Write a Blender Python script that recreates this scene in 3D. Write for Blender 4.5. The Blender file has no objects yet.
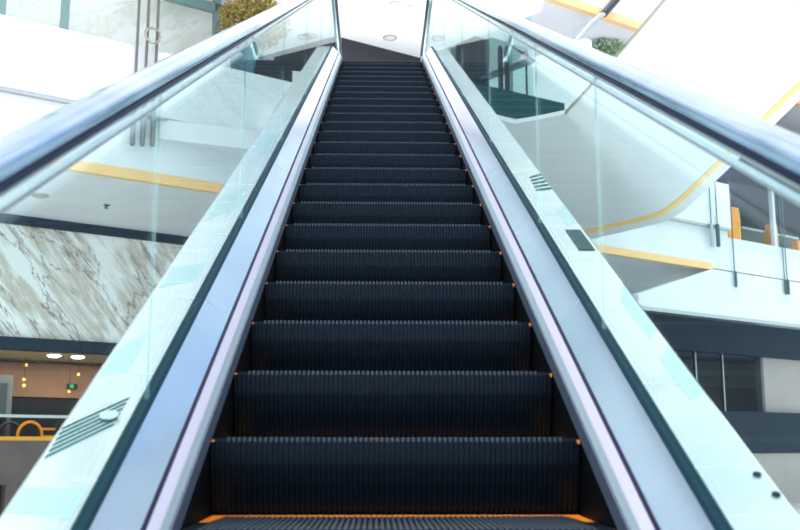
import bpy, bmesh, math, random
import numpy as np
from mathutils import Vector
random.seed(7)
C = bpy.context.scene.collection
sc = bpy.context.scene

# ------------------------------------------------------------------ survey
FL = 1005.0                       # focal length in pixels of the 800x530 frame
A = math.radians(27.3); CA, SA, TA = math.cos(A), math.sin(A), math.tan(A)
PSI, PIT = math.radians(1.349), math.radians(10.268)
CAM = np.array([-.0546, 0.0, 1.55])
Fw = np.array([math.sin(PSI)*math.cos(PIT), math.cos(PSI)*math.cos(PIT), math.sin(PIT)])
Rt = np.array([math.cos(PSI), -math.sin(PSI), 0.0]); Up = np.cross(Rt, Fw)
def ray(px, py): return Rt*(px-400)/FL + Up*(265-py)/FL + Fw
def hitz(px, py, z):
    v = ray(px, py); return CAM + v*((z-CAM[2])/v[2])
def hitp(px, py, nrm, q):
    v = ray(px, py); return CAM + v*(np.dot(nrm, q-CAM)/np.dot(nrm, v))
ZF = 6.35                                        # upper floor
_u = ray(1850, 447); _u[2] = 0; u = _u/np.linalg.norm(_u)   # the far facade runs along u
n = np.array([u[1], -u[0], 0.0])                 # out of the facade, towards the escalator foot
g0 = hitz(0, 88, ZF)
def G(px, py, off=0.0): return hitp(px, py, n, g0+n*off)
def S(px, py, off=0.0): return float(np.dot(G(px, py, off)-g0, u))
def Z(px, py, off=0.0): return float(G(px, py, off)[2])
def FP(s, off, z):
    p = g0 + u*s + n*off; return (p[0], p[1], z)
ZO = Z(50, 165)                                  # underside of the gallery slab
OFFF = float(np.dot(hitz(50, 221, ZO)-g0, n))    # recessed wall under the gallery
def SF(px, py): return S(px, py, OFFF)
def ZFa(px, py): return Z(px, py, OFFF)

# ------------------------------------------------------------------ materials
def mat(name, col, rough=.5, metal=0.0, spec=.5, bump=None):
    m = bpy.data.materials.new(name); m.use_nodes = True
    b = m.node_tree.nodes['Principled BSDF']
    b.inputs['Base Color'].default_value = (*col, 1); b.inputs['Roughness'].default_value = rough
    b.inputs['Metallic'].default_value = metal; b.inputs['Specular IOR Level'].default_value = spec
    return m
def noisy(name, c1, c2, scale=3, rough=.5, metal=0.0, detail=4, stretch=(1, 1, 1), lo=.35, hi=.65, spec=.5):
    m = mat(name, c1, rough, metal, spec); t = m.node_tree; N, L = t.nodes, t.links
    tc = N.new('ShaderNodeTexCoord'); mp = N.new('ShaderNodeMapping'); mp.inputs['Scale'].default_value = stretch
    nz = N.new('ShaderNodeTexNoise'); nz.inputs['Scale'].default_value = scale; nz.inputs['Detail'].default_value = detail
    cr = N.new('ShaderNodeValToRGB'); e = cr.color_ramp.elements
    e[0].position = lo; e[0].color = (*c1, 1); e[1].position = hi; e[1].color = (*c2, 1)
    L.new(tc.outputs['Object'], mp.inputs[0]); L.new(mp.outputs[0], nz.inputs['Vector'])
    L.new(nz.outputs['Fac'], cr.inputs[0]); L.new(cr.outputs[0], N['Principled BSDF'].inputs['Base Color'])
    return m
def emis(name, col, st):
    m = mat(name, col, .4); b = m.node_tree.nodes['Principled BSDF']
    b.inputs['Emission Color'].default_value = (*col, 1); b.inputs['Emission Strength'].default_value = st
    return m
def glass(name, tint, base=.04, top=.8):
    m = bpy.data.materials.new(name); m.use_nodes = True; t = m.node_tree; N, L = t.nodes, t.links
    N.remove(N['Principled BSDF'])
    tr = N.new('ShaderNodeBsdfTransparent'); tr.inputs[0].default_value = (*tint, 1)
    gl = N.new('ShaderNodeBsdfGlossy'); gl.inputs['Roughness'].default_value = .01; gl.inputs[0].default_value = (.95, 1, .99, 1)
    lw = N.new('ShaderNodeLayerWeight'); lw.inputs[0].default_value = .5
    pw = N.new('ShaderNodeMath'); pw.operation = 'POWER'; pw.inputs[1].default_value = 5
    mr = N.new('ShaderNodeMath'); mr.operation = 'MULTIPLY_ADD'; mr.inputs[1].default_value = top; mr.inputs[2].default_value = base
    mx = N.new('ShaderNodeMixShader')
    L.new(lw.outputs['Facing'], pw.inputs[0]); L.new(pw.outputs[0], mr.inputs[0]); L.new(mr.outputs[0], mx.inputs[0])
    L.new(tr.outputs[0], mx.inputs[1]); L.new(gl.outputs[0], mx.inputs[2]); L.new(mx.outputs[0], N['Material Output'].inputs[0])
    return m
def marble(name, base, v1, v2, scale=.55, th=50, along=.28, rough=.3, w1=.10, w2=.022):
    # streaks lie in the facade's own plane and fall to the right at th degrees
    m = mat(name, base, rough); t = m.node_tree; N, L = t.nodes, t.links
    tc = N.new('ShaderNodeTexCoord'); prev = tc.outputs['Object']
    for rot, scl in (((0, 0, -math.atan2(u[1], u[0])), (1, 1, 1)), ((0, -math.radians(th), 0), (1, 1, 1)), ((0, 0, 0), (along, 1, 1))):
        mp = N.new('ShaderNodeMapping'); mp.inputs['Rotation'].default_value = rot; mp.inputs['Scale'].default_value = scl
        L.new(prev, mp.inputs[0]); prev = mp.outputs[0]
    def veins(sc_, dist, w):
        nz = N.new('ShaderNodeTexNoise'); nz.inputs['Scale'].default_value = sc_; nz.inputs['Detail'].default_value = 8
        nz.inputs['Distortion'].default_value = dist; nz.inputs['Roughness'].default_value = .62
        L.new(prev, nz.inputs['Vector'])
        s = N.new('ShaderNodeMath'); s.operation = 'SUBTRACT'; s.inputs[1].default_value = .5; L.new(nz.outputs['Fac'], s.inputs[0])
        a = N.new('ShaderNodeMath'); a.operation = 'ABSOLUTE'; L.new(s.outputs[0], a.inputs[0])
        r = N.new('ShaderNodeMapRange'); r.inputs[1].default_value = 0; r.inputs[2].default_value = w; r.inputs[3].default_value = 1; r.inputs[4].default_value = 0
        L.new(a.outputs[0], r.inputs[0]); return r.outputs[0]
    def mix(a, b, f):
        x = N.new('ShaderNodeMix'); x.data_type = 'RGBA'; L.new(f, x.inputs[0])
        if isinstance(a, tuple): x.inputs[6].default_value = (*a, 1)
        else: L.new(a, x.inputs[6])
        x.inputs[7].default_value = (*b, 1); return x.outputs[2]
    c = mix(base, v1, veins(scale, .3, w1)); c = mix(c, v2, veins(scale*1.8, .6, w2))
    L.new(c, N['Principled BSDF'].inputs['Base Color']); return m

M = {}
M['step'] = mat('step_black', (.0010, .0022, .0050), .40, 0, .36)
M['step'].node_tree.nodes['Principled BSDF'].inputs['Specular Tint'].default_value = (.50, .72, 1, 1)
M['skirt_black'] = mat('skirt_black', (.002, .0025, .004), .6, 0, .08)  # black stands in for shadow on the skirt below the nosings
M['tread'] = mat('tread_grey', (.045, .06, .08), .45, .2)
M['yellow'] = mat('demarcation_yellow', (.9, .26, .015), .5)
M['skirt'] = noisy('skirt_graphite', (.065, .085, .125), (.085, .110, .155), 60, .45, .2, stretch=(1, 1, 1))
M['grey_strip'] = mat('grey_aluminium', (.46, .55, .60), .45, .35)
M['bright'] = mat('polished_aluminium', (.80, .74, .88), .3, .25)
M['gap'] = mat('dark_gasket', (.008, .003, .035), .5, 0, .2)
M['deck'] = noisy('brushed_deck', (.38, .41, .53), (.44, .46, .57), 1.6, .15, 1, stretch=(1, 1, 1))
M['outer'] = noisy('pale_outer_deck', (.80, .76, .76), (.88, .85, .84), .9, .08, .5, stretch=(2, 1, 1))
M['glass_clamp'] = mat('teal_channel', (.006, .034, .050), .6, 0, .12)
M['handrail'] = noisy('glossy_handrail', (.13, .24, .38), (.34, .44, .60), 1.4, .08, .9)
M['handrail_low'] = mat('handrail_lip', (.004, .009, .035), .45, 0, .25)
M['guide'] = mat('handrail_guide', (.46, .52, .54), .2, 1)
M['glass'] = glass('green_float_glass', (.860, .962, .948), .02, .5)
M['glass_edge'] = glass('glass_edge_green', (.86, .95, .94), .10, .3)
M['white'] = noisy('white_paint', (.74, .75, .77), (.78, .79, .80), 1.2, .45)
M['white_b'] = noisy('white_cladding', (.76, .76, .78), (.79, .79, .80), .6, .4)
M['soffit'] = noisy('grey_soffit', (.76, .76, .79), (.80, .80, .82), .8, .6)
M['amber'] = mat('amber_trim', (.92, .57, .26), .5)
M['yellow_trim'] = mat('yellow_trim', (.98, .64, .20), .5)
M['panel'] = marble('pale_marble', (.78, .79, .80), (.74, .75, .77), (.66, .68, .70), .8, 35, .35)
M['marble'] = marble('veined_marble', (.95, .94, .93), (.62, .54, .46), (.22, .18, .16), 1.05, 50, .2, .3, .05, .014)
M['front_marble'] = marble('cream_marble', (.92, .92, .89), (.84, .84, .76), (.74, .74, .64), 1.4, -40, .3)
M['navy'] = noisy('navy_band', (.024, .036, .056), (.034, .050, .074), 9, .6, 0, stretch=(6, 6, .4), spec=.2)
M['charcoal'] = mat('charcoal_wall', (.022, .022, .030), .5)
M['ceil'] = mat('white_ceiling', (.86, .86, .88), .7)
M['mull'] = mat('sage_mullion', (.20, .32, .31), .35, .2)
M['floor'] = noisy('pale_floor', (.82, .82, .82), (.87, .87, .86), .7, .3)
M['brown'] = noisy('copper_wall', (.30, .15, .105), (.40, .20, .13), 1.3, .5)
M['brown2'] = noisy('taupe_panel', (.13, .09, .085), (.17, .12, .11), 2, .5)
M['beige'] = mat('beige_plaster', (.42, .32, .20), .6)
M['pinkw'] = noisy('blush_wall', (.48, .40, .37), (.54, .46, .43), .8, .5)
M['shopglass'] = mat('dark_shop_pane', (.030, .036, .048), .12, 0, .6)
M['shopgrey'] = noisy('slate_wall', (.10, .12, .15), (.15, .17, .20), 2, .5)
M['darkshop'] = mat('dark_shop_wall', (.022, .024, .034), .4, 0, .2)
M['rail_yellow'] = mat('rail_yellow', (.95, .40, .02), .4)
M['rodsteel'] = mat('bronze_rod', (.16, .145, .14), .4, .3)
M['sleeve'] = mat('grey_sleeve', (.24, .26, .26), .4, .4)
M['orange'] = mat('orange_frame', (.95, .33, .01), .5)
M['steel'] = mat('satin_steel', (.48, .52, .54), .3, .9)
M['darksteel'] = mat('dark_steel', (.10, .14, .16), .35, .7)
M['chrome'] = mat('bronze_chrome', (.42, .38, .30), .15, 1)
M['lamp'] = emis('lamp_glow', (1, .93, .80), 14)
M['globe'] = emis('amber_globe', (1, .55, .10), 1.5)
M['ring'] = mat('downlight_ring', (.48, .46, .42), .4, .5)
M['exit'] = emis('exit_green', (.01, .30, .10), .6)
M['leaf_y'] = noisy('ochre_leaf', (.17, .19, .06), (.56, .38, .09), 30, .6, 0, 2, lo=.4, hi=.6)
M['leaf_g'] = noisy('grey_green_leaf', (.22, .34, .20), (.46, .56, .36), 20, .6, 0, 2)
M['pot'] = mat('slate_pot', (.10, .20, .24), .35)
M['soil'] = mat('soil', (.05, .035, .02), .9)
M['grille'] = mat('grille_dark', (.008, .06, .065), .4, 0, .3)  # landing edge, and the dark parts of the reflections drawn on the decks
M['grille_l'] = mat('grille_pale', (.78, .90, .89), .3, .2)  # deck joints, and the pale parts of the reflections drawn on the decks
M['plate'] = mat('frosted_teal_plate', (.60, .74, .73), .2, .4)  # teal reflections put into the outer decks as coloured patches
M['wood'] = mat('bark', (.12, .08, .05), .8)

# ------------------------------------------------------------------ mesh helpers
class MB:
    def __init__(s): s.v, s.f, s.mi = [], [], []
    def add(s, vs, fs, mi=0):
        o = len(s.v); s.v += [tuple(map(float, p)) for p in vs]
        s.f += [tuple(i+o for i in f) for f in fs]; s.mi += [mi]*len(fs); return s
    def hexa(s, p, mi=0):    # 4 bottom, 4 top, both counter-clockwise
        return s.add(p, [(3, 2, 1, 0), (4, 5, 6, 7), (0, 1, 5, 4), (1, 2, 6, 5), (2, 3, 7, 6), (3, 0, 4, 7)], mi)
    def box(s, x0, x1, y0, y1, z0, z1, mi=0):
        return s.hexa([(x0, y0, z0), (x1, y0, z0), (x1, y1, z0), (x0, y1, z0), (x0, y0, z1), (x1, y0, z1), (x1, y1, z1), (x0, y1, z1)], mi)
    def fbox(s, s0, s1, o0, o1, z0, z1, mi=0):      # box in the facade's frame
        q = [(s0, o1), (s1, o1), (s1, o0), (s0, o0)]
        return s.hexa([FP(a, b, z0) for a, b in q]+[FP(a, b, z1) for a, b in q], mi)
    def prism(s, pts, z0, z1, mi=0):
        k = len(pts); vs = [(p[0], p[1], z0) for p in pts]+[(p[0], p[1], z1) for p in pts]
        fs = [tuple(reversed(range(k))), tuple(range(k, 2*k))]+[(i, (i+1) % k, k+(i+1) % k, k+i) for i in range(k)]
        return s.add(vs, fs, mi)
    def loops(s, L, closed=True, caps=True, mi=0):
        k = len(L[0]); vs = [p for l in L for p in l]; fs = []
        for i in range(len(L)-1):
            for j in range(k if closed else k-1):
                a, b = i*k+j, i*k+(j+1) % k; fs.append((a, b, b+k, a+k))
        if caps and closed: fs += [tuple(reversed(range(k))), tuple(range((len(L)-1)*k, len(L)*k))]
        return s.add(vs, fs, mi)
    def tube(s, pts, r, seg=10, mi=0):
        pts = [Vector(p) for p in pts]; L = []; rr = r if isinstance(r, (list, tuple)) else [r]*len(pts)
        ref = None
        for i, p in enumerate(pts):
            d = (pts[min(i+1, len(pts)-1)]-pts[max(i-1, 0)]).normalized()
            if ref is None: ref = d.orthogonal().normalized()
            a = (ref - d*ref.dot(d)).normalized(); b = d.cross(a); ref = a
            L.append([tuple(p+(a*math.cos(t)+b*math.sin(t))*rr[i]) for t in [2*math.pi*j/seg for j in range(seg)]])
        return s.loops(L, mi=mi)
    def lathe(s, c, prof, seg=20, mi=0):
        L = [[(c[0]+r*math.cos(2*math.pi*j/seg), c[1]+r*math.sin(2*math.pi*j/seg), c[2]+z) for j in range(seg)] for r, z in prof]
        return s.loops(L, mi=mi)
    def build(s, name, mats, parent=None, smooth=False, **props):
        me = bpy.data.meshes.new(name)
        org = Vector((0, 0, 0))
        if parent is None:
            a = np.array(s.v); lo, hi = a.min(0), a.max(0); org = Vector(((lo[0]+hi[0])/2, (lo[1]+hi[1])/2, lo[2]))
        me.from_pydata([tuple(Vector(p)-org) for p in s.v], [], s.f)
        for m in (mats if isinstance(mats, list) else [mats]): me.materials.append(m)
        me.polygons.foreach_set('material_index', s.mi)
        bm = bmesh.new(); bm.from_mesh(me); bmesh.ops.recalc_face_normals(bm, faces=bm.faces); bm.to_mesh(me); bm.free()
        if smooth:
            for p in me.polygons: p.use_smooth = True
            try: me.set_sharp_from_angle(angle=math.radians(38))
            except Exception: pass
        o = bpy.data.objects.new(name, me); C.objects.link(o); o.location = org
        if parent is not None:
            o.parent = parent; w = parent.location.copy(); q = parent.parent
            while q is not None: w += q.location; q = q.parent
            o.location = -w
        for k, v in props.items(): o[k] = v
        return o
def empty(name, loc, label, cat, group=None):
    o = bpy.data.objects.new(name, None); o.empty_display_size = .1; C.objects.link(o); o.location = loc
    o['label'] = label; o['category'] = cat
    if group: o['group'] = group
    return o
def tag(o, label, cat, group=None):
    o['label'] = label; o['category'] = cat
    if group: o['group'] = group
    return o
def struct(o): o['kind'] = 'structure'; return o

# ================================================================== SETTING
b = MB(); b.box(-30, 45, -14, 45, -.3, 0); struct(b.build('floor', M['floor']))
sR = 27.0                                          # far right end of the facade
z_par = Z(0, 17)
s_parR = S(726, 203)
# gallery front: marble parapet, white fascia, amber edge, grey soffit
b = MB(); b.fbox(-6, s_parR, -.55, 0.10, ZF, z_par); struct(b.build('wall_parapet', M['panel']))
zfr = Z(726, 237)
b = MB(); b.fbox(-6, s_parR, -.5, 0, ZO+.02, ZF); b.fbox(s_parR, sR, -.5, 0, ZO+.02, zfr); struct(b.build('wall_gallery_fascia', M['white']))
b = MB(); b.fbox(-6, S(712, 271), -.10, .012, ZO-.02, ZO+.13); struct(b.build('trim_1', M['amber']))
b = MB(); b.fbox(-6, s_parR, OFFF-.2, -.5, ZO+.02, ZF); b.fbox(s_parR, sR, OFFF-.2, -.5, ZO+.02, zfr); struct(b.build('floor_gallery', M['soffit']))
b = MB(); b.fbox(-6, s_parR, -.3, .085, ZF-.05, ZF); struct(b.build('trim_10', M['steel']))  # grey strip put in as the shadow line under the parapet
# recessed wall under the gallery (left: marble over a studded beam)
zd1, zm0, zb0 = ZFa(0, 223), ZFa(0, 336.5), ZFa(0, 350)
sm1 = SF(230, 300)
b = MB(); b.fbox(-6, sm1, OFFF-.2, OFFF+.06, zd1, ZO+.02); struct(b.build('trim_2', M['navy']))
b = MB(); b.fbox(-6, sm1, OFFF-.2, OFFF, zm0, zd1); struct(b.build('wall_marble', M['marble']))
b = MB(); b.fbox(-6, sm1, OFFF-.2, OFFF+.10, zb0+.02, zm0)
for i in range(40):
    p = FP(-1.5+i*.3, OFFF+.10, (zb0+zm0)/2+.06); b.tube([p, tuple(np.array(p)+n*.03)], .022, 8)
struct(b.build('trim_3', M['navy']))
# shop behind the left beam
sd = OFFF-2.2
b = MB(); b.fbox(-6, sm1, sd-.1, OFFF-.2, zb0+.04, zb0+.14); struct(b.build('ceiling_shop', M['beige']))
zbm = Z(0, 396, sd)
b = MB(); b.fbox(-6, sm1, sd-.2, sd, zbm, zb0+.04); struct(b.build('wall_shop', M['brown']))
b = MB(); b.fbox(-6, sm1, sd-.25, sd-.05, 0, zbm); struct(b.build('wall_shop_lower', M['darkshop']))
b = MB(); b.fbox(-6, sm1, sd-.02, sd+.03, zb0-.02, zb0+.04); struct(b.build('trim_4', M['charcoal']))
b = MB(); b.fbox(sm1, sm1+.15, sd-.2, OFFF, 0, ZO); struct(b.build('wall_shop_side', M['brown']))
# right: navy band, dark storefront, second band, blush wall
sb0 = sm1+.15; zr0 = ZFa(720, 353)
b = MB(); b.fbox(sb0, sR, OFFF-.2, OFFF, zr0, ZO+.02); struct(b.build('wall_navy_band', M['navy']))
zq1, zq0 = ZFa(760, 412), ZFa(760, 452.5)
sp = SF(768, 380)
b = MB(); b.fbox(sb0, sR, OFFF-2.0, OFFF-1.8, 0, zr0+.2); struct(b.build('wall_storefront_back', M['shopgrey']))
b = MB(); b.fbox(sb0, sR, OFFF-1.8, OFFF-.2, zr0+.02, zr0+.12); struct(b.build('ceiling_storefront', M['soffit']))
zsh = Z(730, 388, OFFF-1.2)
b = MB(); b.fbox(sb0, sp+1.5, OFFF-1.3, OFFF-1.1, 0, zsh); struct(b.build('wall_storefront_dado', M['charcoal']))
b = MB(); b.fbox(sp, sR, OFFF-.4, OFFF-.22, 0, zr0); struct(b.build('wall_blush', M['pinkw']))
b = MB(); b.fbox(sb0, sR, OFFF-.3, OFFF+.05, zq0, zq1)
for i in range(30):
    b.fbox(sb0+i*.45, sb0+i*.45+.14, OFFF-.1, OFFF+.05, zq0-.07, zq0)
struct(b.build('trim_5', M['navy']))
b = MB(); b.fbox(SF(728, 480), sR, OFFF-.2, OFFF-.05, 0, zq0-.02); struct(b.build('wall_beige_base', M['pinkw']))
# window panes of the storefront
w = MB(); w.fbox(sb0, sp, OFFF-.16, OFFF-.13, zq1, zr0); w = struct(w.build('window_1', glass('storefront_pane', (.62, .64, .70), .015, .2)))
for px in (727, 700):
    q = MB(); q.fbox(SF(px, 380)-.02, SF(px, 380)+.02, OFFF-.19, OFFF-.10, zq1, zr0); q.build('mullion', M['steel'], w)

# white bulkhead hanging under the right half of the gallery
top = ZO-.012; sB = S(712, 271, .02); zl = Z(720, 316, .02)
poly = [(S(638, 294, .02), zl), (sR, zl), (sR, top), (sB, top), (S(638, 294, .02), Z(638, 294, .02))]
k_ = len(poly); b = MB()
b.add([FP(a, .02, z) for a, z in poly]+[FP(a, -.22, z) for a, z in poly], [tuple(range(k_)), tuple(range(2*k_-1, k_-1, -1))]+[(i, (i+1) % k_, k_+(i+1) % k_, k_+i) for i in range(k_)])
struct(b.build('wall_bulkhead', M['white']))
b = MB(); b.fbox(S(638, 294, .02), sR, -.24, .04, zl-.06, zl+.02); struct(b.build('trim_6', M['steel']))

# ---- upper floor rooms: storefront to the left, dark corner wall ahead, dark room to the right
CZ = 9.0
sl1 = S(232, 40, -1.4)
b = MB(); b.fbox(-6, sl1, -1.7, -1.4, ZF, 11.5); struct(b.build('wall_upper_marble', M['front_marble']))
wz = MB(); wz.fbox(-6, sl1, -1.02, -1.0, ZF, 11.4); wz = struct(wz.build('window_2', glass('upper_pane', (.98, .995, .99), .03)))
for px in (1, 65, 217):
    q = MB(); s_ = S(px, 15, -1); q.fbox(s_-.055, s_+.055, -1.06, -.96, ZF, 11.4); q.build('mullion', M['mull'], wz)
zr_ = Z(205, 10, -1)
q = MB(); q.fbox(S(165, 0, -1), sl1, -1.06, -.96, zr_, zr_+.16); q.build('transom', M['mull'], wz)
c0, c1, c2, c3, c4 = [hitz(x, y, CZ) for x, y in ((215, 69), (262, 60), (336, 36), (423, 58.5), (505, 23))]
c5 = c4+(c4-c3)*.55
def wall(name, a, b_, z0, z1, th, m):
    d = (b_-a)/np.linalg.norm(b_-a); k = np.array([-d[1], d[0], 0])*th
    return struct(MB().prism([a, b_, b_+k, a+k], z0, z1).build(name, m))
wall('wall_far_left', c0, c2, ZF, CZ, .2, M['charcoal'])
wall('wall_far_right', c2, c3, ZF, CZ, .2, M['charcoal'])
b = MB(); ex = lambda p, k: np.array([p[0], p[1]-k, 0])
b.prism([(-4.6, 13.6), tuple(hitz(548, -22, CZ)[:2]), tuple(hitz(541, 12, CZ)[:2]), tuple(c4[:2]), tuple(c3[:2]), tuple(c2[:2]), tuple(c1[:2]), tuple(c0[:2])], CZ, CZ+.2)
struct(b.build('ceiling', M['ceil']))
# the upper landing
b = MB(); b.prism([(-1.15, 12.35), (1.15, 12.9), (1.6, 13.1), (2.6, 13.7), (5.0, 18.4), (3.4, 19.8), (-4.2, 19.8), (-3.6, 14.2), (-1.15, 15.2)], ZF-.32, ZF-.02)
struct(b.build('floor_landing', M['soffit']))
b = MB(); b.prism([(1.15, 12.88), (1.6, 13.08), (2.62, 13.68), (2.62, 13.72), (1.6, 13.12), (1.15, 12.93)], ZF-.33, ZF+.04)
struct(b.build('trim_8', M['grille']))
# right-hand room at the landing: door wall with pilaster, glass and transom
dv = (c4-c3)/np.linalg.norm(c4-c3); kv = np.array([-dv[1], dv[0], 0])
def RW(t, o, z): p = c3+dv*t+kv*o; return (p[0], p[1], z)
Lr = float(np.linalg.norm(c4-c3))
def rbox(mb, t0, t1, o0, o1, z0, z1, mi=0):
    q = [(t0, o0), (t1, o0), (t1, o1), (t0, o1)]
    return mb.hexa([RW(a, o, z0) for a, o in q]+[RW(a, o, z1) for a, o in q], mi)
struct(rbox(MB(), 0, Lr+.5, 1.6, 1.8, ZF, CZ).build('wall_room_back', M['white']))
struct(rbox(MB(), Lr*.42, Lr*.66, 0, .35, ZF, CZ).build('wall_pilaster', M['charcoal']))
w = struct(rbox(MB(), 0, Lr+.5, .12, .14, ZF, CZ).build('window_3', glass('room_pane', (.80, .93, .91), .05)))
rbox(MB(), Lr*.1, Lr+.5, .06, .2, 8.15, 8.22).build('transom', M['darksteel'], w)
for t in (.12, .34, .98):
    rbox(MB(), Lr*t-.025, Lr*t+.025, .06, .2, ZF, CZ).build('mullion', M['mull'], w)

# skylight grid over the atrium, unseen, added for richer reflections in the metal
b = MB()
for i in range(9): b.box(-12+i*3.2, -12+i*3.2+.55, -6, 13.2, 14.6, 15.1)
for i in range(8): b.box(-12, 14.2, -6+i*2.7, -6+i*2.7+.35, 14.65, 15.05)
struct(b.build('ceiling_skylight_frame', M['white']))
# ---- next gallery up, top right
z2 = Z(600, 15)
b = MB(); b.fbox(S(520, 15), sR, OFFF-.2, 0, z2+.02, z2+1.9); struct(b.build('floor_upper_gallery', M['white']))
b = MB(); b.fbox(S(520, 15), sR, -.14, .015, z2-.02, z2+.16); struct(b.build('trim_7', M['amber']))
b = MB(); b.fbox(S(525, 15), sR, OFFF-.4, OFFF-.2, ZF, z2+.1); struct(b.build('wall_upper_back', M['white']))
qa = hitz(770, 92, z2); qb = hitz(840, 128, z2); dq = n*.14; z3 = z2
b = MB(); b.prism([tuple(qa[:2]), tuple(qb[:2]), tuple((qb+dq)[:2]), tuple((qa+dq)[:2])], z2-.02, z2+.03); struct(b.build('trim_9', M['amber']))
s_o = S(726, 220, -1.2)
b = MB(); b.fbox(s_o-.1, sR, OFFF-.2, OFFF-.05, zfr, z2); b.fbox(s_o-.3, s_o-.1, OFFF-.2, -1.3, zfr, z2); struct(b.build('wall_dark_shop', M['darkshop']))
zc = Z(722, 178, -.2)
b = MB(); b.fbox(s_o-.3, sR, OFFF, -.2, zc+.35, zc+.5); struct(b.build('ceiling_dark_shop', M['navy']))

# ================================================================== MAIN ESCALATOR
Y0, Z0 = 2.725, 1.576                       # one nosing in the middle of the run
esc = empty('escalator', (0, 0, 0), 'long black-stepped escalator with glass sides and pale metal decks climbing through the middle', 'escalator')
# path of the nosing line: incline, arc, level
yt = Y0+(ZF-Z0)/TA; Rr = 1.0; T = Rr*math.tan(A/2)
path = []
ys = -.25
for i in range(25):
    y = ys+(yt-T*CA-ys)*i/24; path.append((y, Z0+(y-Y0)*TA, A))
for i in range(1, 11):
    a = A*(1-i/10); path.append((yt+T-Rr*math.sin(a), ZF-Rr*(1-math.cos(a)), a))
for i in range(1, 5): path.append((yt+T+i*.48, ZF, 0))
def at_path(q, k): y, z, a = path[k]; return (y-q*math.sin(a), z+q*math.cos(a))
def sweep(prof, k0=0, k1=None):
    k1 = len(path) if k1 is None else k1; L = []
    for k in range(k0, k1):
        L.append([(x, *at_path(q, k)) for x, q in prof])
    return MB().loops(L)
for sgn in (-1, 1):
    P = lambda pts: [(sgn*x, q) for x, q in pts]
    side = 'left' if sgn < 0 else 'right'
    sweep(P([(.497, -.26), (.506, -.26), (.506, .0), (.497, .0)])).build('skirt_panel', M['skirt_black'], esc)
    sweep(P([(.492, -.004), (.506, -.004), (.512, .040), (.496, .036)])).build('skirt_brush', M['skirt'], esc)
    sweep(P([(.499, .030), (.511, .059), (.516, .058), (.505, .02)])).build('kick_strip', M['grey_strip'], esc)
    sweep(P([(.511, .060), (.5125, .064), (.5275, .0905), (.531, .087), (.520, .050)])).build('bright_strip', M['bright'], esc)
    sweep(P([(.5275, .083), (.530, .0925), (.5365, .0965), (.540, .085)])).build('gasket', M['gap'], esc)
    d = sweep(P([(.535, .090), (.538, .096), (.606, .166), (.612, .166), (.612, .10), (.55, .07)]))
    dk = d.build('inner_deck', M['deck'], esc, label='brushed pale blue metal deck beside the %s glass' % side)
    for yj in (1.75, 3.3, 5.3, 7.6, 10.0):    # joints between deck plates
        zj = Z0+(yj-Y0)*TA; q = []
        for dl in (0, .004):
            for (x, qq) in ((.538, .0968), (.606, .1668), (.606, .160), (.538, .090)):
                q.append((sgn*x, yj+dl*CA-qq*SA, zj+dl*SA+qq*CA))
        MB().hexa(q).build('deck_joint', M['grey_strip'], dk)
    sweep(P([(.606, .10), (.606, .172), (.612, .180), (.632, .180), (.640, .172), (.640, .10)])).build('glass_channel', M['glass_clamp'], esc)
    od = sweep(P([(.640, .12), (.640, .168), (.787, .168), (.797, .160), (.797, -.75), (.775, -.75), (.775, .12)]))
    od = od.build('outer_deck', M['outer'], esc, label='pale outer deck and cladding outside the %s glass' % side)
    # handrail belt, its lip and the guide
    hb = [(.660, .915), (.664, .928), (.658, .944), (.642, .953), (.620, .956), (.598, .953), (.582, .944), (.576, .928), (.580, .915)]
    hr = sweep(P(hb)).build('handrail', M['handrail'], esc, smooth=True)
    sweep(P([(.588, .902), (.580, .905), (.579, .916), (.661, .916), (.660, .905), (.652, .902)])).build('handrail_lip', M['handrail_low'], hr)
    sweep(P([(.606, .884), (.606, .903), (.634, .903), (.634, .884)])).build('handrail_guide', M['guide'], esc)
    sweep(P([(.608, .858), (.608, .865), (.632, .865), (.632, .858)])).build('handrail_guide', M['guide'], esc)
    # newel ends on the upper landing
    yE, zE = at_path(.93, len(path)-1); pts = [(sgn*.62, yE-.02, zE)]+[(sgn*.62, yE+.42*math.sin(t), zE-.42+.42*math.cos(t)) for t in [math.pi*i/12 for i in range(1, 13)]]
    MB().tube(pts, .036, 12).build('handrail_return', M['handrail'], esc, smooth=True)
    # glass plates with upright joints
    seams = [-.3, 1.35] + ([2.51, 4.1, 5.75, 7.6, 9.6, 11.4] if sgn < 0 else [2.95, 4.05, 5.75, 7.6, 9.6, 11.4]) + [path[-1][0]+.1]
    def zq(y, q):
        prev = None
        for k in range(len(path)):
            p = at_path(q, k)
            if prev and prev[0] <= y <= p[0]:
                f = (y-prev[0])/(p[0]-prev[0]); return prev[1]+f*(p[1]-prev[1])
            prev = p
        return at_path(q, len(path)-1)[1] if y > 5 else at_path(q, 0)[1]+(y-at_path(q, 0)[0])*TA
    for a_, b__ in zip(seams[:-1], seams[1:]):
        ny = 12; L0_, fs = [], []
        a1, b1 = a_+.004, b__-.004; vs = []
        for i in range(ny+1):
            y = a1+(b1-a1)*i/ny; zlo, zhi = zq(y, .12), zq(y, .90)
            for x in (.615, .625): vs += [(sgn*x, y, zlo), (sgn*x, y, zhi)]
        m = MB()
        face, edge = [], []
        for i in range(ny):
            k = 4*i; face += [(k, k+4, k+5, k+1), (k+2, k+3, k+7, k+6)]; edge += [(k, k+2, k+6, k+4), (k+1, k+5, k+7, k+3)]
        edge += [(0, 1, 3, 2), (4*ny, 4*ny+2, 4*ny+3, 4*ny+1)]
        m.add(vs, face, 0); m.f += edge; m.mi += [1]*len(edge)
        m.build('glass_panel', [M['glass'], M['glass_edge']], esc)

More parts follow.
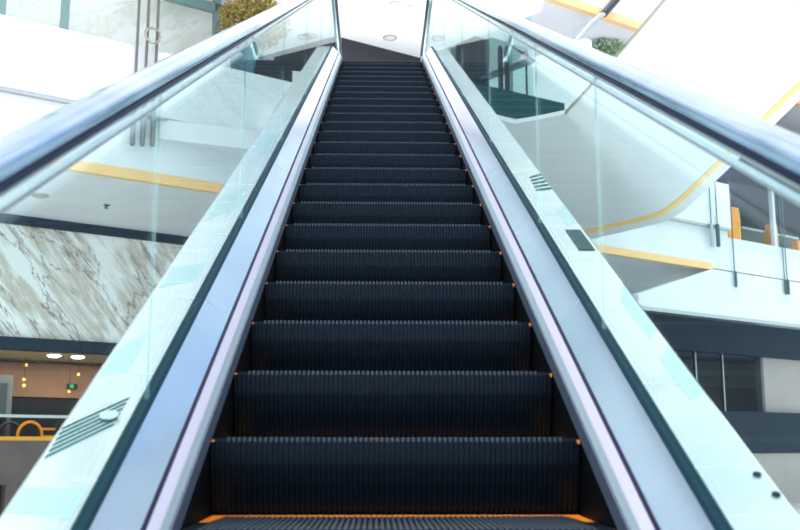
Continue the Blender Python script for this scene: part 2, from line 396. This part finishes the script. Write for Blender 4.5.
# --- ceiling reflections built as slats, dots and patches on the outer decks
def deckpt(sgn, xx, y, q=.169):
    return (sgn*xx, y-q*SA, Z0+(y-Y0)*TA+q*CA)
def on_deck(px, py, sgn):          # where a sight line meets the outer deck's top; returns (x, y along the run)
    nr = np.array([0, -SA, CA]); p = hitp(px, py, nr, np.array(deckpt(1, 0, Y0, .169)))
    return abs(p[0]), p[1]+.169*SA
def deckquad(mb, sgn, x0, x1, y0, y1, h=.004, mi=0):
    q = [(x0, y0), (x1, y0), (x1, y1), (x0, y1)]
    return mb.hexa([deckpt(sgn, a, b_, .166) for a, b_ in q]+[deckpt(sgn, a, b_, .168+h) for a, b_ in q], mi)
odl = [o for o in esc.children if o.name.startswith('outer_deck')]
od_left = [o for o in odl if 'left' in o['label']][0]; od_right = [o for o in odl if 'right' in o['label']][0]
def skew_reflection(sgn, TL, BL, TR, BR, ns, fill, par, lab):
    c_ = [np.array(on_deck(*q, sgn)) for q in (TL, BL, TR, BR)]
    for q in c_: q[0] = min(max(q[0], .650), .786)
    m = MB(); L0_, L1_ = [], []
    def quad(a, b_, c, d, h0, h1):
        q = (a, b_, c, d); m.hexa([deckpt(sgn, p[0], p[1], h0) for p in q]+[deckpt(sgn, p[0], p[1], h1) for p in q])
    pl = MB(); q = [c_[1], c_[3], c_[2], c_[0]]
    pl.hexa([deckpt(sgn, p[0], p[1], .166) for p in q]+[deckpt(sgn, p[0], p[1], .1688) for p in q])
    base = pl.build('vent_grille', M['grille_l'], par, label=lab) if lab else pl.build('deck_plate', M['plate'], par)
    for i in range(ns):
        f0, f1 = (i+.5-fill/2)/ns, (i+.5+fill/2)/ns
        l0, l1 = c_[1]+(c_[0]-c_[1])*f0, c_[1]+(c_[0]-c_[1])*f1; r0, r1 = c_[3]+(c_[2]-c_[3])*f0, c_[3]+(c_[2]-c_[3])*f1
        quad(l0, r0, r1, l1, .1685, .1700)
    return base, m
gb, gm = skew_reflection(-1, (64, 426), (44, 460), (130, 396), (112, 427), 6, .55, od_left, 'slanted slatted vent grille with dark slots')
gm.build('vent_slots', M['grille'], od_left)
y0 = on_deck(95, 418, -1)[1]-.02
c = deckpt(-1, .690, y0+.02, .175)
m = MB(); L_ = []
for r, h in ((.022, 0), (.022, .004), (.014, .006), (.012, .002), (0.001, .002)):
    L_.append([(c[0]+r*math.cos(t), c[1]+r*math.sin(t)*CA-h*SA, c[2]+r*math.sin(t)*SA+h*CA) for t in [2*math.pi*j/18 for j in range(18)]])
m.loops(L_); m.build('round_cap', M['grille_l'], od_left)  # round fitting of the mirrored ceiling, built as a disc
gb, gm = skew_reflection(1, (529, 176), (537, 192), (546, 173), (555, 190), 5, .55, od_right, 'small green slatted vent')
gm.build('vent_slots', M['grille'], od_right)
ysq = on_deck(612, 240, 1)[1]; deckquad(MB(), 1, .715, .775, ysq-.13, ysq+.13).build('inspection_plate', M['grille'], od_right)  # dark square of the mirrored ceiling, built as a flat patch
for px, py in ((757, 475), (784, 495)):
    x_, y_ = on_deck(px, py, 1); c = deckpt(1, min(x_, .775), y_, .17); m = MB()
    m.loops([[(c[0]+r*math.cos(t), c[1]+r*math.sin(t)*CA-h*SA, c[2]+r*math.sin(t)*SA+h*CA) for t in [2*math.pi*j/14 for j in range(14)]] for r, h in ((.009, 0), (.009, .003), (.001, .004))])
    m.build('screw_cap', M['glass_clamp'], od_right)  # dark dots of the deck's reflection, built as small discs
for sgn, par, lst in ((-1, od_left, (1.9, 2.25, 2.75, 3.3, 4.0, 4.8, 5.7, 6.8, 8.2)), (1, od_right, (1.95, 2.3, 2.7, 3.2, 3.7, 4.3, 5.1, 6.0, 7.1, 8.4))):
    for yy in lst:
        deckquad(MB(), sgn, .642, .786, yy, yy+.006, .0005).build('deck_joint', M['grille_l'], par)

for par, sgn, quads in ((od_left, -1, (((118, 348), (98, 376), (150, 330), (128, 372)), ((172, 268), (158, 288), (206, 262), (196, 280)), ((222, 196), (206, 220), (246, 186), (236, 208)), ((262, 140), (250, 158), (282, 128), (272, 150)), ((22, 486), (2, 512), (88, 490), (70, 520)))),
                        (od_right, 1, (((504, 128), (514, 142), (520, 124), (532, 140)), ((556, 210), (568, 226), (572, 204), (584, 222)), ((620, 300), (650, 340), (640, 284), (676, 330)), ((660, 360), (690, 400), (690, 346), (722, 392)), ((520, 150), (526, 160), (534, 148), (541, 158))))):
    for q in quads: skew_reflection(sgn, *q, 0, .5, par, None)  # tinted quads standing in for patches of reflection
# --- steps
NR = 70; W = .985
def step_meshes():
    pit = W/NR; st = MB()
    prof = [(0, -.012), (.003, -.03), (.010, -.07), (.024, -.12), (.042, -.17), (.064, -.225)]   # curved riser (y, z)
    xs, dp = [], []
    for i in range(NR):
        x = -W/2+i*pit; xs += [x, x+pit*.50, x+pit*.58, x+pit*.92]; dp += [0, 0, .007, .007]
    xs.append(W/2); dp.append(0)
    L = [[(x, y+d, z) for x, d in zip(xs, dp)] for y, z in prof]
    st.loops(L, closed=False)
    st.box(-W/2, W/2, .014, .43, -.05, -.003)
    st.box(-W/2, -W/2+.012, .075, .38, -.20, -.012); st.box(W/2-.012, W/2, .075, .38, -.20, -.012)
    tr = MB()
    for i in range(NR):
        x = -W/2+i*pit
        if i in (0, 1, 2, NR-3, NR-2, NR-1): continue
        tr.hexa([(x, .002, -.018), (x+pit*.5, .002, -.018), (x+pit*.5, .428, -.018), (x, .428, -.018),
                 (x, .0, 0), (x+pit*.5, .0, 0), (x+pit*.5, .428, 0), (x, .428, 0)])
    ye = MB()
    for sg in (-1, 1):
        a_, b_ = (-W/2, -W/2+pit*3-.004) if sg < 0 else (W/2-pit*3+.004, W/2)
        o1, o2 = (-W/2, -W/2+.006) if sg < 0 else (W/2-.006, W/2)
        ye.hexa([(o1, .002, -.018), (o2, .002, -.018), (b_, .43, -.018), (a_, .43, -.018), (o1, .002, -.007), (o2, .002, -.007), (b_, .43, 0), (a_, .43, 0)])
    ye.box(-W/2, W/2, .43, .446, -.014, .001)
    return st, tr, ye
st, tr, ye = step_meshes()
def zn(y):                         # nosing height along the run
    if y <= yt-T*CA: return Z0+(y-Y0)*TA
    if y >= yt+T: return ZF
    dx = yt+T-y; return ZF-Rr+math.sqrt(max(Rr*Rr-dx*dx, 0))
proto = None
for k in range(-6, 26):
    y = Y0+.4*k
    if proto is None:
        s0 = st.build('step', M['step'], esc); t0_ = tr.build('tread', M['tread'], s0); y0_ = ye.build('demarcation_line', M['yellow'], s0)
        t0_.location = y0_.location = (0, 0, 0); proto = s0; s_ = s0; kids = [t0_, y0_]
    else:
        s_ = proto.copy(); C.objects.link(s_); s_.parent = esc
        for ch in kids:
            c_ = ch.copy(); C.objects.link(c_); c_.parent = s_
    s_.location = (0, y, zn(y))
ye_ = Y0+.4*26
MB().box(-.50, .50, ye_-.02, path[-1][0]+.4, ZF-.1, ZF-.005).build('comb_plate', M['grey_strip'], esc)
# truss underneath
L_ = []
for k in range(len(path)):
    L_.append([(x, *at_path(q, k)) for x, q in ((-.772, -.32), (.772, -.32), (.772, -.74), (-.772, -.74))])
MB().loops(L_).build('truss_cladding', M['outer'], esc)
MB().prism([(-.9, -1.9), (.9, -1.9), (.9, .05), (-.9, .05)], 0, .03).build('lower_landing_plate', M['grey_strip'], esc)

# ================================================================== SECOND ESCALATOR (white underside, upper right)
zb = ZO
R0, L0 = hitz(675, 220, zb), hitz(570, 112, zb)
es2 = empty('escalator', tuple(hitz(640, 180, zb)), 'white underside of a wide second escalator rising overhead at upper right', 'escalator')
def bendz(t, r=.22):
    return math.tan(math.radians(30))*( (t+math.sqrt(t*t+r*r))/2 - .03)
rows = []
offR = float(np.dot(R0-g0, n)); x1_ = np.array([1.0, g0[1]+(1.0-g0[0])*u[1]/u[0], zb])+np.array([0, -.1, 0])
rows.append((np.array([1.0, 11.15, zb]), x1_))
rows.append((hitz(514, 123.5, zb), R0-n*min(9, offR-.05)*1.0))
rows.append((hitz(530, 121, zb), R0-n*min(9, offR-.05)*.7))
rows.append((hitz(546, 118, zb), R0-n*min(9, offR-.05)*.4))
for t in (-.7, -.4, -.1, .2, .5, .8, 1.2, 1.8, 2.6, 4, 5.5, 7, 8.5):
    dz = max(0, bendz(t)) if t > -.75 else 0
    Lp = L0+n*(max(t, 0)+.12*min(t+.7, .7)-.08)+np.array([0, 0, dz]); Rp = R0+n*t+np.array([0, 0, dz])
    rows.append((Lp, Rp))
NC = 14
grid = [[Lp+(Rp-Lp)*j/NC for j in range(NC+1)] for Lp, Rp in rows]
mb = MB(); nr_ = len(grid); bot = [p for r in grid for p in r]; topv = [p+np.array([0, 0, .05+.8*min(1, max(0, (q % (NC+1))-1)/5)]) for q, p in enumerate(bot)]; off = len(bot)
fs = []
for i in range(nr_-1):
    for j in range(NC):
        a = i*(NC+1)+j; fs += [(a, a+1, a+NC+2, a+NC+1), (a+off, a+off+NC+1, a+off+NC+2, a+off+1)]
rim = [j for j in range(NC+1)]+[i*(NC+1)+NC for i in range(1, nr_)]+[(nr_-1)*(NC+1)+j for j in range(NC-1, -1, -1)]+[i*(NC+1) for i in range(nr_-2, 0, -1)]
for i, a in enumerate(rim):
    c = rim[(i+1) % len(rim)]; fs.append((a, c, c+off, a+off))
mb.add(bot+topv, fs); mb.build('soffit_cladding', M['white_b'], es2, smooth=True)
L_ = []
for Lp, Rp in rows[1:]:
    a, c = Lp+(Rp-Lp)*.880, Lp+(Rp-Lp)*.920; dz = np.array([0, 0, .012])
    L_.append([tuple(a-dz), tuple(c-dz), tuple(c+dz*3), tuple(a+dz*3)])
MB().loops(L_).build('edge_strip', M['yellow_trim'], es2)
L_ = []
for Lp, Rp in rows[4:]:
    d = (Rp-Lp)/np.linalg.norm(Rp-Lp); a = Lp-d*.03; c = Lp+d*.005; dz = np.array([0, 0, .03])
    L_.append([tuple(a-dz*.3), tuple(c-dz*.3), tuple(c+dz), tuple(a+dz)])
MB().loops(L_).build('edge_bead', M['chrome'], es2)

# ================================================================== THINGS ON THE GALLERIES
# three upright rods with thick feet on the left parapet
RODS = [(132, 146.0, 'leftmost of the three slim steel rods hanging down the white gallery front'),
        (142, 146.5, 'middle one of the three slim steel rods hanging down the white gallery front'),
        (152, 147.0, 'rightmost of the three slim steel rods on the white gallery front, behind the ring')]
for px, py, lab in RODS:
    s_ = S(px, py, .16); zlo = Z(px, py, .16); zmid = Z(px, 98, .16); p = FP(s_, .16, zlo)
    r = empty('hanging_rod', p, lab, 'rod', 'steel rods on the gallery front')
    MB().tube([FP(s_, .165, zlo), FP(s_, .165, zlo+.02), FP(s_, .165, zmid-.02), FP(s_, .165, zmid)], [.018, .038, .038, .022], 10).build('sleeve', M['sleeve'], r)
    MB().tube([FP(s_, .165, zmid), FP(s_, .165, z_par+1.4)], .022, 8).build('rod', M['rodsteel'], r)
cr = np.array(FP(S(153, 35.5, .24), .24, Z(153, 35.5, .24))); m = MB(); L_ = []
for i in range(28):
    t = 2*math.pi*i/28; e_ = u*math.cos(t)+np.array([0, 0, 1])*math.sin(t)
    L_.append([tuple(cr+e_*(.115+.018*math.cos(a))+n*.018*math.sin(a)) for a in [2*math.pi*j/8 for j in range(8)]])
L_.append(L_[0]); m.loops(L_, caps=False)
tag(m.build('ring_handle', M['chrome'], smooth=True), 'bronze ring hanging on the slim rods high at left', 'ring')

# clamps and joints of the glass railing at right
def railing_panel(s0, s1, lab):
    r = empty('glass_balustrade', FP((s0+s1)/2, .05, ZF-.5), lab, 'glass railing', 'glass railings on the right gallery')
    MB().fbox(s0+.02, s1-.02, .045, .06, zfr-.25, z_par+.1).build('glass_pane', glass('railing_pane', (.97, .98, .99), .02, .12), r)
    for e_ in (s0+.05, s1-.05):
        MB().fbox(e_-.012, e_+.012, .06, .075, ZF-.95, z_par+.1).build('joint_strip', M['darksteel'], r)
        MB().tube([FP(e_, .085, ZF-.95), FP(e_, .085, ZF-.98), FP(e_, .085, ZF-1.3), FP(e_, .085, ZF-1.32)], [.02, .035, .035, .02], 8).build('clamp', M['darksteel'], r)
sq = [s_parR+.02, S(784, 262, .05), S(850, 280, .05)]
railing_panel(sq[0], sq[1], 'glass railing panel left of the others, in front of the orange framed shop')
railing_panel(sq[1], sq[2], 'glass railing panel cut by the right edge, in front of the orange framed shop')
for px in (711.5, 717.5):
    s_ = S(px, 235, .13); p = FP(s_, .13, Z(px, 247, .13))
    r = empty('railing_clamp', p, ('left' if px < 715 else 'right') + ' one of the paired long grey clamps on the white wall block at right', 'clamp', 'paired clamps on the white block')
    z1_ = Z(px, 224, .13); MB().tube([FP(s_, .14, p[2]), FP(s_, .14, p[2]+.02), FP(s_, .14, z1_-.02), FP(s_, .14, z1_)], [.02, .045, .045, .02], 10).build('sleeve', M['steel'] if px < 715 else M['darksteel'], r)
    MB().tube([FP(s_, .14, z1_), FP(s_, .14, z_par)], .012, 8).build('joint_strip', M['darksteel'], r)

# orange framed shop at right
PF = [(729, 740, 206, 'orange shop pillar at the left end of the dark shop front'),
      (772, 777, 224, 'orange shop pillar next to the white post in the dark shop'),
      (797, 801, 240, 'orange shop pillar at the right edge of the picture')]
for px, pxe, pyt, lab in PF:
    s0, s1 = S(px, 230, -.9), S(pxe, 230, -.9); zt = Z(px, pyt, -.9)
    r = empty('shop_pillar', FP((s0+s1)/2, -1.0, zfr), lab, 'pillar', 'orange pillars of the dark shop')
    MB().fbox(s0, s1, -1.1, -.9, zfr, zt).build('front_board', M['orange'], r)
    MB().fbox(s1, s1+.10, -1.3, -.95, zfr, zt-.1).build('side_board', M['yellow_trim'], r)
s_ = S(773, 215, -.7)
r = tag(MB().fbox(s_, s_+.10, -.8, -.7, zfr, zc+.34).build('shop_post', M['white']), 'slim white post between the panes of the dark shop', 'post')
s0 = S(738, 220, -2.2)
r = empty('shop_counter', FP(s0+1, -2.4, zfr), 'dark counter with a pale top inside the orange framed shop', 'counter')
MB().fbox(s0, s0+2.4, -2.7, -2.1, zfr, zfr+1.0).build('counter_body', M['shopglass'], r)
MB().fbox(s0-.05, s0+2.45, -2.75, -2.05, zfr+1.0, zfr+1.06).build('counter_top', M['soffit'], r)

# planters
def leaves(c, rx, ry, rz, nleaf, size, m, parent, flat=.5):
    mb = MB(); c = np.array(c)
    for i in range(nleaf):
        d = np.random.default_rng(i+int(abs(c[0])*100)).normal(size=3); d /= np.linalg.norm(d)
        k = random.random()**.4
        p = c+d*np.array([rx, ry, rz])*k
        a = Vector(d)+Vector((random.uniform(-.8, .8), random.uniform(-.8, .8), random.uniform(-.3, 1))); a.normalize()
        b_ = a.cross(Vector((random.uniform(-1, 1), random.uniform(-1, 1), random.uniform(-1, 1)))).normalized(); s_ = size*random.uniform(.6, 1.3)
        nrm = a.cross(b_)*s_*.12
        p = Vector(p); vs = [p, p+a*s_*.5+b_*s_*.28+nrm, p+a*s_, p+a*s_*.5-b_*s_*.28+nrm]
        mb.add([tuple(v) for v in vs], [(0, 1, 2, 3)])
    return mb.build('foliage', m, parent)
pp = np.array(G(243, 62, -.27)); pp[2] = z_par+.006
r = empty('potted_shrub', tuple(pp), 'rounded ochre-green shrub in a slate pot on the left gallery parapet', 'plant')
MB().lathe(pp, [(.15, 0), (.17, .02), (.235, .55), (.25, .60), (.25, .64), (.22, .64), (.21, .58)], 24).build('pot', M['pot'], r, smooth=True)
MB().lathe(pp, [(.21, .585), (.01, .60)], 16).build('soil', M['soil'], r)
MB().tube([pp+[0, 0, .55], pp+[.02, 0, .8], pp+[.05, 0, 1.1]], [.03, .025, .02], 8).build('stem', M['wood'], r)
leaves(pp+np.array([.16, .0, .98]), .56, .5, .40, 2600, .085, M['leaf_y'], r)
p2 = np.array(G(603, 50, -1.15)); zt2 = float(p2[2]); p2[2] = ZF
r = empty('potted_tree', tuple(p2), 'grey-green potted tree on the gallery behind the white underside, upper right', 'plant')
MB().lathe(p2, [(.25, 0), (.34, .5), (.36, .55), (.32, .55)], 20).build('pot', M['pot'], r, smooth=True)
MB().lathe(p2, [(.32, .5), (.01, .52)], 16).build('soil', M['soil'], r)
MB().tube([p2+[0, 0, .5], p2+[.03, .02, 1.6], np.array([p2[0], p2[1], zt2-.1])], [.05, .045, .03], 8).build('trunk', M['wood'], r)
leaves((p2[0]-.02, p2[1], zt2), .46, .46, .42, 1500, .10, M['leaf_g'], r)
# curved railing beside the tree
pts = [np.array(G(x, y, .09)) for x, y in ((540, 66), (566, 50), (574, 43), (582, 34), (590, 24), (599, 16.5), (606, 13))]
cv = empty('curved_handrail', (float(pts[0][0]), float(pts[0][1]), ZF), 'grey curved handrail with a black upper end beside the potted tree', 'handrail')
MB().tube(pts, .055, 10).build('rail', M['steel'], cv, smooth=True)
MB().tube([np.array(G(x, y, .09)) for x, y in ((604, 14), (610, 7), (616, 0), (625, -12))], .075, 10).build('black_sleeve', M['charcoal'], cv, smooth=True)
for q_ in (pts[0], pts[1]): MB().tube([(q_[0], q_[1], z_par), tuple(q_)], .02, 8).build('post', M['steel'], cv)
q_ = np.array(G(596, 30, -.2)); s_ = S(596, 30, -.2)
MBp = MB().fbox(s_-.7, s_, -.21, -.195, z_par, Z(596, 15, -.2))
tag(MBp.build('glass_screen', glass('screen_pane', (.97, .99, .985), .03, .4)), 'tall clear glass screen in front of the grey-green potted tree', 'screen')

# dark columns and a lamp in the landing room
for px, lab in ((500, 'left one of two slim dark round-topped posts behind the right glass'), (506.5, 'right one of two slim dark round-topped posts behind the right glass')):
    q_ = hitz(px, 44, 8.2); q_ = q_*1; base = (float(q_[0]), float(q_[1]), ZF-.02)
    prof = [(.047, 0), (.047, .02), (.044, .04), (.044, 1.74), (.040, 1.79), (.026, 1.83), (.002, 1.85)]
    r = empty('round_post', base, lab, 'post', 'dark round posts on the landing')
    MB().lathe(base, prof[:3]+[(.044, .06)], 16).build('base_flange', M['darksteel'], r, smooth=True)
    MB().lathe(base, prof[2:], 16).build('shaft', M['charcoal'], r, smooth=True)
q_ = hitz(526, 55, 7.9); base = (float(q_[0]), float(q_[1]), ZF-.02)
r = empty('arm_light', base, 'slim black stand with a short side arm behind the right glass', 'lamp stand')
MB().lathe(base, [(.12, 0), (.12, .02), (.02, .03)], 16).build('base', M['charcoal'], r)
MB().tube([base, (base[0], base[1], 7.9)], .018, 8).build('pole', M['charcoal'], r)
MB().lathe((base[0], base[1], 7.86), [(.03, 0), (.05, .02), (.05, .07), (.03, .10)], 12).build('head', M['charcoal'], r)
MB().tube([(base[0], base[1], 7.9), tuple(np.array(base)*[1, 1, 0]-u*.33+np.array([0, 0, 7.98]))], .02, 8).build('arm', M['charcoal'], r)

# ================================================================== LIGHT FITTINGS
def downlight(p, r, lab, m, group, cat='downlight', glow=None):
    o = empty('ceiling_downlight', tuple(p), lab, cat, group)
    MB().lathe(p, [(r, 0), (r, -.012), (r*.80, -.016), (r*.78, -.004)], 20).build('trim_ring', m, o, smooth=True)
    MB().lathe(p, [(r*.78, -.004), (r*.76, -.030 if glow else -.008), (r*.5, -.045 if glow else -.010), (.002, -.050 if glow else -.010)], 16).build('lens', glow or M['white'], o)
for px, py, rr, lab in ((390, 37.5, .13, 'round downlight in the white ceiling right above the step crest'), (395, 3, .09, 'small dark downlight at the top of the white ceiling strip'),
                        (411, 6.5, .07, 'faint small downlight in the ceiling right of the dark one'), (310, 35.5, .13, 'round downlight seen through the far left glass'), (304, 3, .05, 'tiny downlight near the top of the left glass end')):
    downlight(hitz(px, py, CZ-.002), rr, lab, M['ring'], 'downlights in the upper ceiling')
downlight(hitz(40, 195, ZO+.018), .14, 'grey recessed downlight in the gallery soffit at left', M['ring'], 'soffit fittings', glow=M['ring'])
p = hitz(106.5, 205, ZO+.018); o = empty('sprinkler', tuple(p), 'small dark sprinkler head in the gallery soffit', 'sprinkler')
MB().lathe(p, [(.05, 0), (.05, -.012), (.02, -.02), (.015, -.05)], 12).build('body', M['darksteel'], o); MB().lathe(p, [(.035, -.05), (.035, -.06), (.004, -.062)], 12).build('deflector', M['darksteel'], o)
for px, lab in ((54, 'left one of the two bright downlights under the studded beam'), (78, 'right one of the two bright downlights under the studded beam')):
    s_ = S(px, 356, OFFF-.75); downlight(np.array(FP(s_, OFFF-.75, zb0+.038)), .15, lab, M['charcoal'], 'shop downlights', glow=M['lamp'])
# shop interior, lower left
GL = [(26, 365, 'top one'), (24, 379.5, 'middle one'), (24, 385.5, 'lowest one'), ]
for px, py, w_ in GL:
    o_ = sd+.30+.16*len([1 for g_ in GL if g_[1] < py]); p = np.array(G(px, py, o_)); o = empty('pendant_globe', tuple(p), w_+' of the amber globe lamps in a column against the copper wall', 'lamp', 'amber globes in the shop')
    MB().lathe(p, [(.004, -.03), (.021, -.022), (.03, 0), (.021, .022), (.004, .03)], 14).build('globe', M['globe'], o, smooth=True)
    MB().tube([p+[0, 0, .04], np.array([p[0], p[1], zb0+.04])], .005, 6).build('cord', M['charcoal'], o)
for px, py, w_ in ((78.5, 374.5, 'amber globe lamp right of the column, above the green sign'), (69, 391.5, 'small amber globe lamp below the green sign')):
    p = np.array(G(px, py, sd+.6)); o = empty('pendant_globe', tuple(p), w_, 'lamp', 'amber globes in the shop')
    MB().lathe(p, [(.004, -.026), (.018, -.02), (.026, 0), (.018, .02), (.004, .026)], 14).build('globe', M['globe'], o, smooth=True)
    MB().tube([p+[0, 0, .04], np.array([p[0], p[1], zb0+.04])], .005, 6).build('cord', M['charcoal'], o)
s0, s1, za, zz = S(69, 386, sd+.1), S(78, 386, sd+.1), Z(73, 388.6, sd+.1), Z(73, 383.8, sd+.1)
o = empty('exit_sign', FP((s0+s1)/2, sd+.05, za), 'small green exit sign on the copper shop wall', 'sign')
MB().fbox(s0, s1, sd, sd+.08, za, zz).build('sign_box', M['charcoal'], o); MB().fbox(s0+.02, s0+(s1-s0)*.55, sd+.08, sd+.086, za+.01, zz-.01).build('lit_face', M['exit'], o)
# counter with yellow edge in front of the shop
zy1, zy0 = ZFa(20, 436.5), ZFa(20, 440.5)
o = empty('shop_barrier', FP(1.5, OFFF-.1, 0), 'taupe barrier with a yellow top rail in front of the copper shop', 'barrier')
MB().fbox(-3, sm1, OFFF-.15, OFFF-.03, .95, zy0).build('panel', M['brown2'], o)
MB().fbox(-3, sm1, OFFF-.17, OFFF, zy0, zy1).build('top_rail', M['rail_yellow'], o)
for i in range(9):
    MB().fbox(.1+i*.62, .34+i*.62, OFFF-.13, OFFF-.05, 0, .96).build('post', M['brown'] if i % 2 else M['brown2'], o)
# chairs, shelf unit inside the shop
zs0, zs1 = Z(0, 396, sd+.7), Z(0, 374, sd+.7)
o = empty('display_cabinet', FP(S(2, 400, sd+.3), sd+.3, 0), 'tall slate display cabinet at the left edge of the shop', 'cabinet')
se = S(13, 385, sd+.5)
MB().fbox(-3, se, sd+.05, sd+.5, 0, zs1).build('cabinet_body', M['shopgrey'], o); MB().fbox(-3, se-.1, sd+.5, sd+.53, .2, zs1-.15).build('door', M['shopglass'], o)
zt_ = Z(0, 414.5, sd+.7)
o = empty('long_table', FP(1.2, sd+.7, 0), 'long grey table behind the yellow topped barrier in the shop', 'table')
MB().fbox(-1, 4.2, sd+.58, sd+.85, zt_-.05, zt_).build('table_top', M['steel'], o)
for s_ in (-.9, 1.6, 4.1):
    MB().fbox(s_-.03, s_+.03, sd+.66, sd+.76, 0, zt_-.05).build('leg', M['charcoal'], o)
def bar_chair(px, lab, frame, OFFF=OFFF):
    s_ = S(px, 425, OFFF-.6); o = empty('bar_chair', FP(s_, OFFF-.6, 0), lab, 'chair', 'bar chairs in the shop')
    zs = 1.25
    MB().fbox(s_-.2, s_+.2, OFFF-.8, OFFF-.4, zs-.06, zs).build('seat', M['charcoal'], o)
    pts = [FP(s_+.2*math.cos(t), OFFF-.45, zs+.50+.22*math.sin(t)) for t in [math.pi*i/12 for i in range(13)]]
    pts = [FP(s_+.2, OFFF-.45, zs)]+pts+[FP(s_-.2, OFFF-.45, zs)]
    MB().tube(pts, .025, 8).build('back_hoop', frame, o, smooth=True)
    for a in (-.17, .17):
        for c_ in (-.76, -.44): MB().tube([FP(s_+a, OFFF+c_, 0), FP(s_+a, OFFF+c_, zs-.05)], .018, 6).build('leg', frame, o)
bar_chair(8, 'bar chair with a dark hoop back at the left, behind the yellow rail', M['charcoal'], OFFF-.5)
bar_chair(28, 'bar chair with an orange hoop back behind the yellow rail', M['orange'])
s_ = S(48, 425, OFFF-.7); o = empty('slatted_stand', FP(s_, OFFF-.7, 0), 'small orange slatted stand at the right end behind the yellow rail', 'stand')
for a in (-.14, .14): MB().fbox(s_+a-.02, s_+a+.02, OFFF-.75, OFFF-.7, 0, 1.95).build('upright', M['charcoal'], o)
for i in range(4): MB().fbox(s_-.13, s_+.13, OFFF-.74, OFFF-.69, 1.45+i*.13, 1.49+i*.13).build('slat', M['orange'], o)

# ================================================================== LIGHT
w = bpy.data.worlds.new('sky'); sc.world = w; w.use_nodes = True
N, L = w.node_tree.nodes, w.node_tree.links
tc = N.new('ShaderNodeTexCoord'); nz = N.new('ShaderNodeTexNoise'); nz.inputs['Scale'].default_value = 3.2; nz.inputs['Detail'].default_value = 5
cr = N.new('ShaderNodeValToRGB'); e = cr.color_ramp.elements
e[0].position = .38; e[0].color = (.50, .66, .92, 1); e[1].position = .60; e[1].color = (1, 1, 1, 1)
L.new(tc.outputs['Generated'], nz.inputs['Vector']); L.new(nz.outputs['Fac'], cr.inputs[0])
L.new(cr.outputs[0], N['Background'].inputs['Color']); N['Background'].inputs['Strength'].default_value = 1.25
def area(loc, rot, sx, sy, e_, col=(1, 1, 1)):
    l = bpy.data.lights.new('lamp', 'AREA'); l.shape = 'RECTANGLE'; l.size = sx; l.size_y = sy; l.energy = e_; l.color = col
    o = bpy.data.objects.new('ceiling_lamp', l); C.objects.link(o); o.location = loc; o.rotation_euler = rot; return o
su = bpy.data.lights.new('sun', 'SUN'); su.energy = 2.4; su.angle = math.radians(40); su.color = (1, .98, .95)
so = bpy.data.objects.new('daylight', su); C.objects.link(so); so.rotation_euler = (math.radians(24), math.radians(-8), 0)
area((0.2, 16.6, ZF+.05), (math.pi, 0, 0), 4, 3, 110)  # unseen uplight added on the landing to brighten the ceiling above
p = FP(2, OFFF-1.0, zb0-.05); area(p, (0, 0, math.atan2(u[1], u[0])), 5, 1.2, 60, (1, .75, .5))

# ================================================================== CAMERA
cd = bpy.data.cameras.new('camera'); cd.sensor_width = 36; cd.lens = FL*36/800; cd.clip_start = .02; cd.clip_end = 300
co = bpy.data.objects.new('camera', cd); C.objects.link(co); co.location = tuple(CAM)
co.rotation_euler = Vector(tuple(Fw)).to_track_quat('-Z', 'Y').to_euler()
cd.dof.use_dof = True; cd.dof.focus_distance = 6.0; cd.dof.aperture_fstop = 4.5
sc.camera = co
sc.view_settings.view_transform = 'Standard'; sc.view_settings.look = 'None'; sc.view_settings.gamma = 1
sc.view_settings.exposure = .62
sc.cycles.use_denoising = True
sc.cycles.transparent_max_bounces = 24; sc.cycles.max_bounces = 10
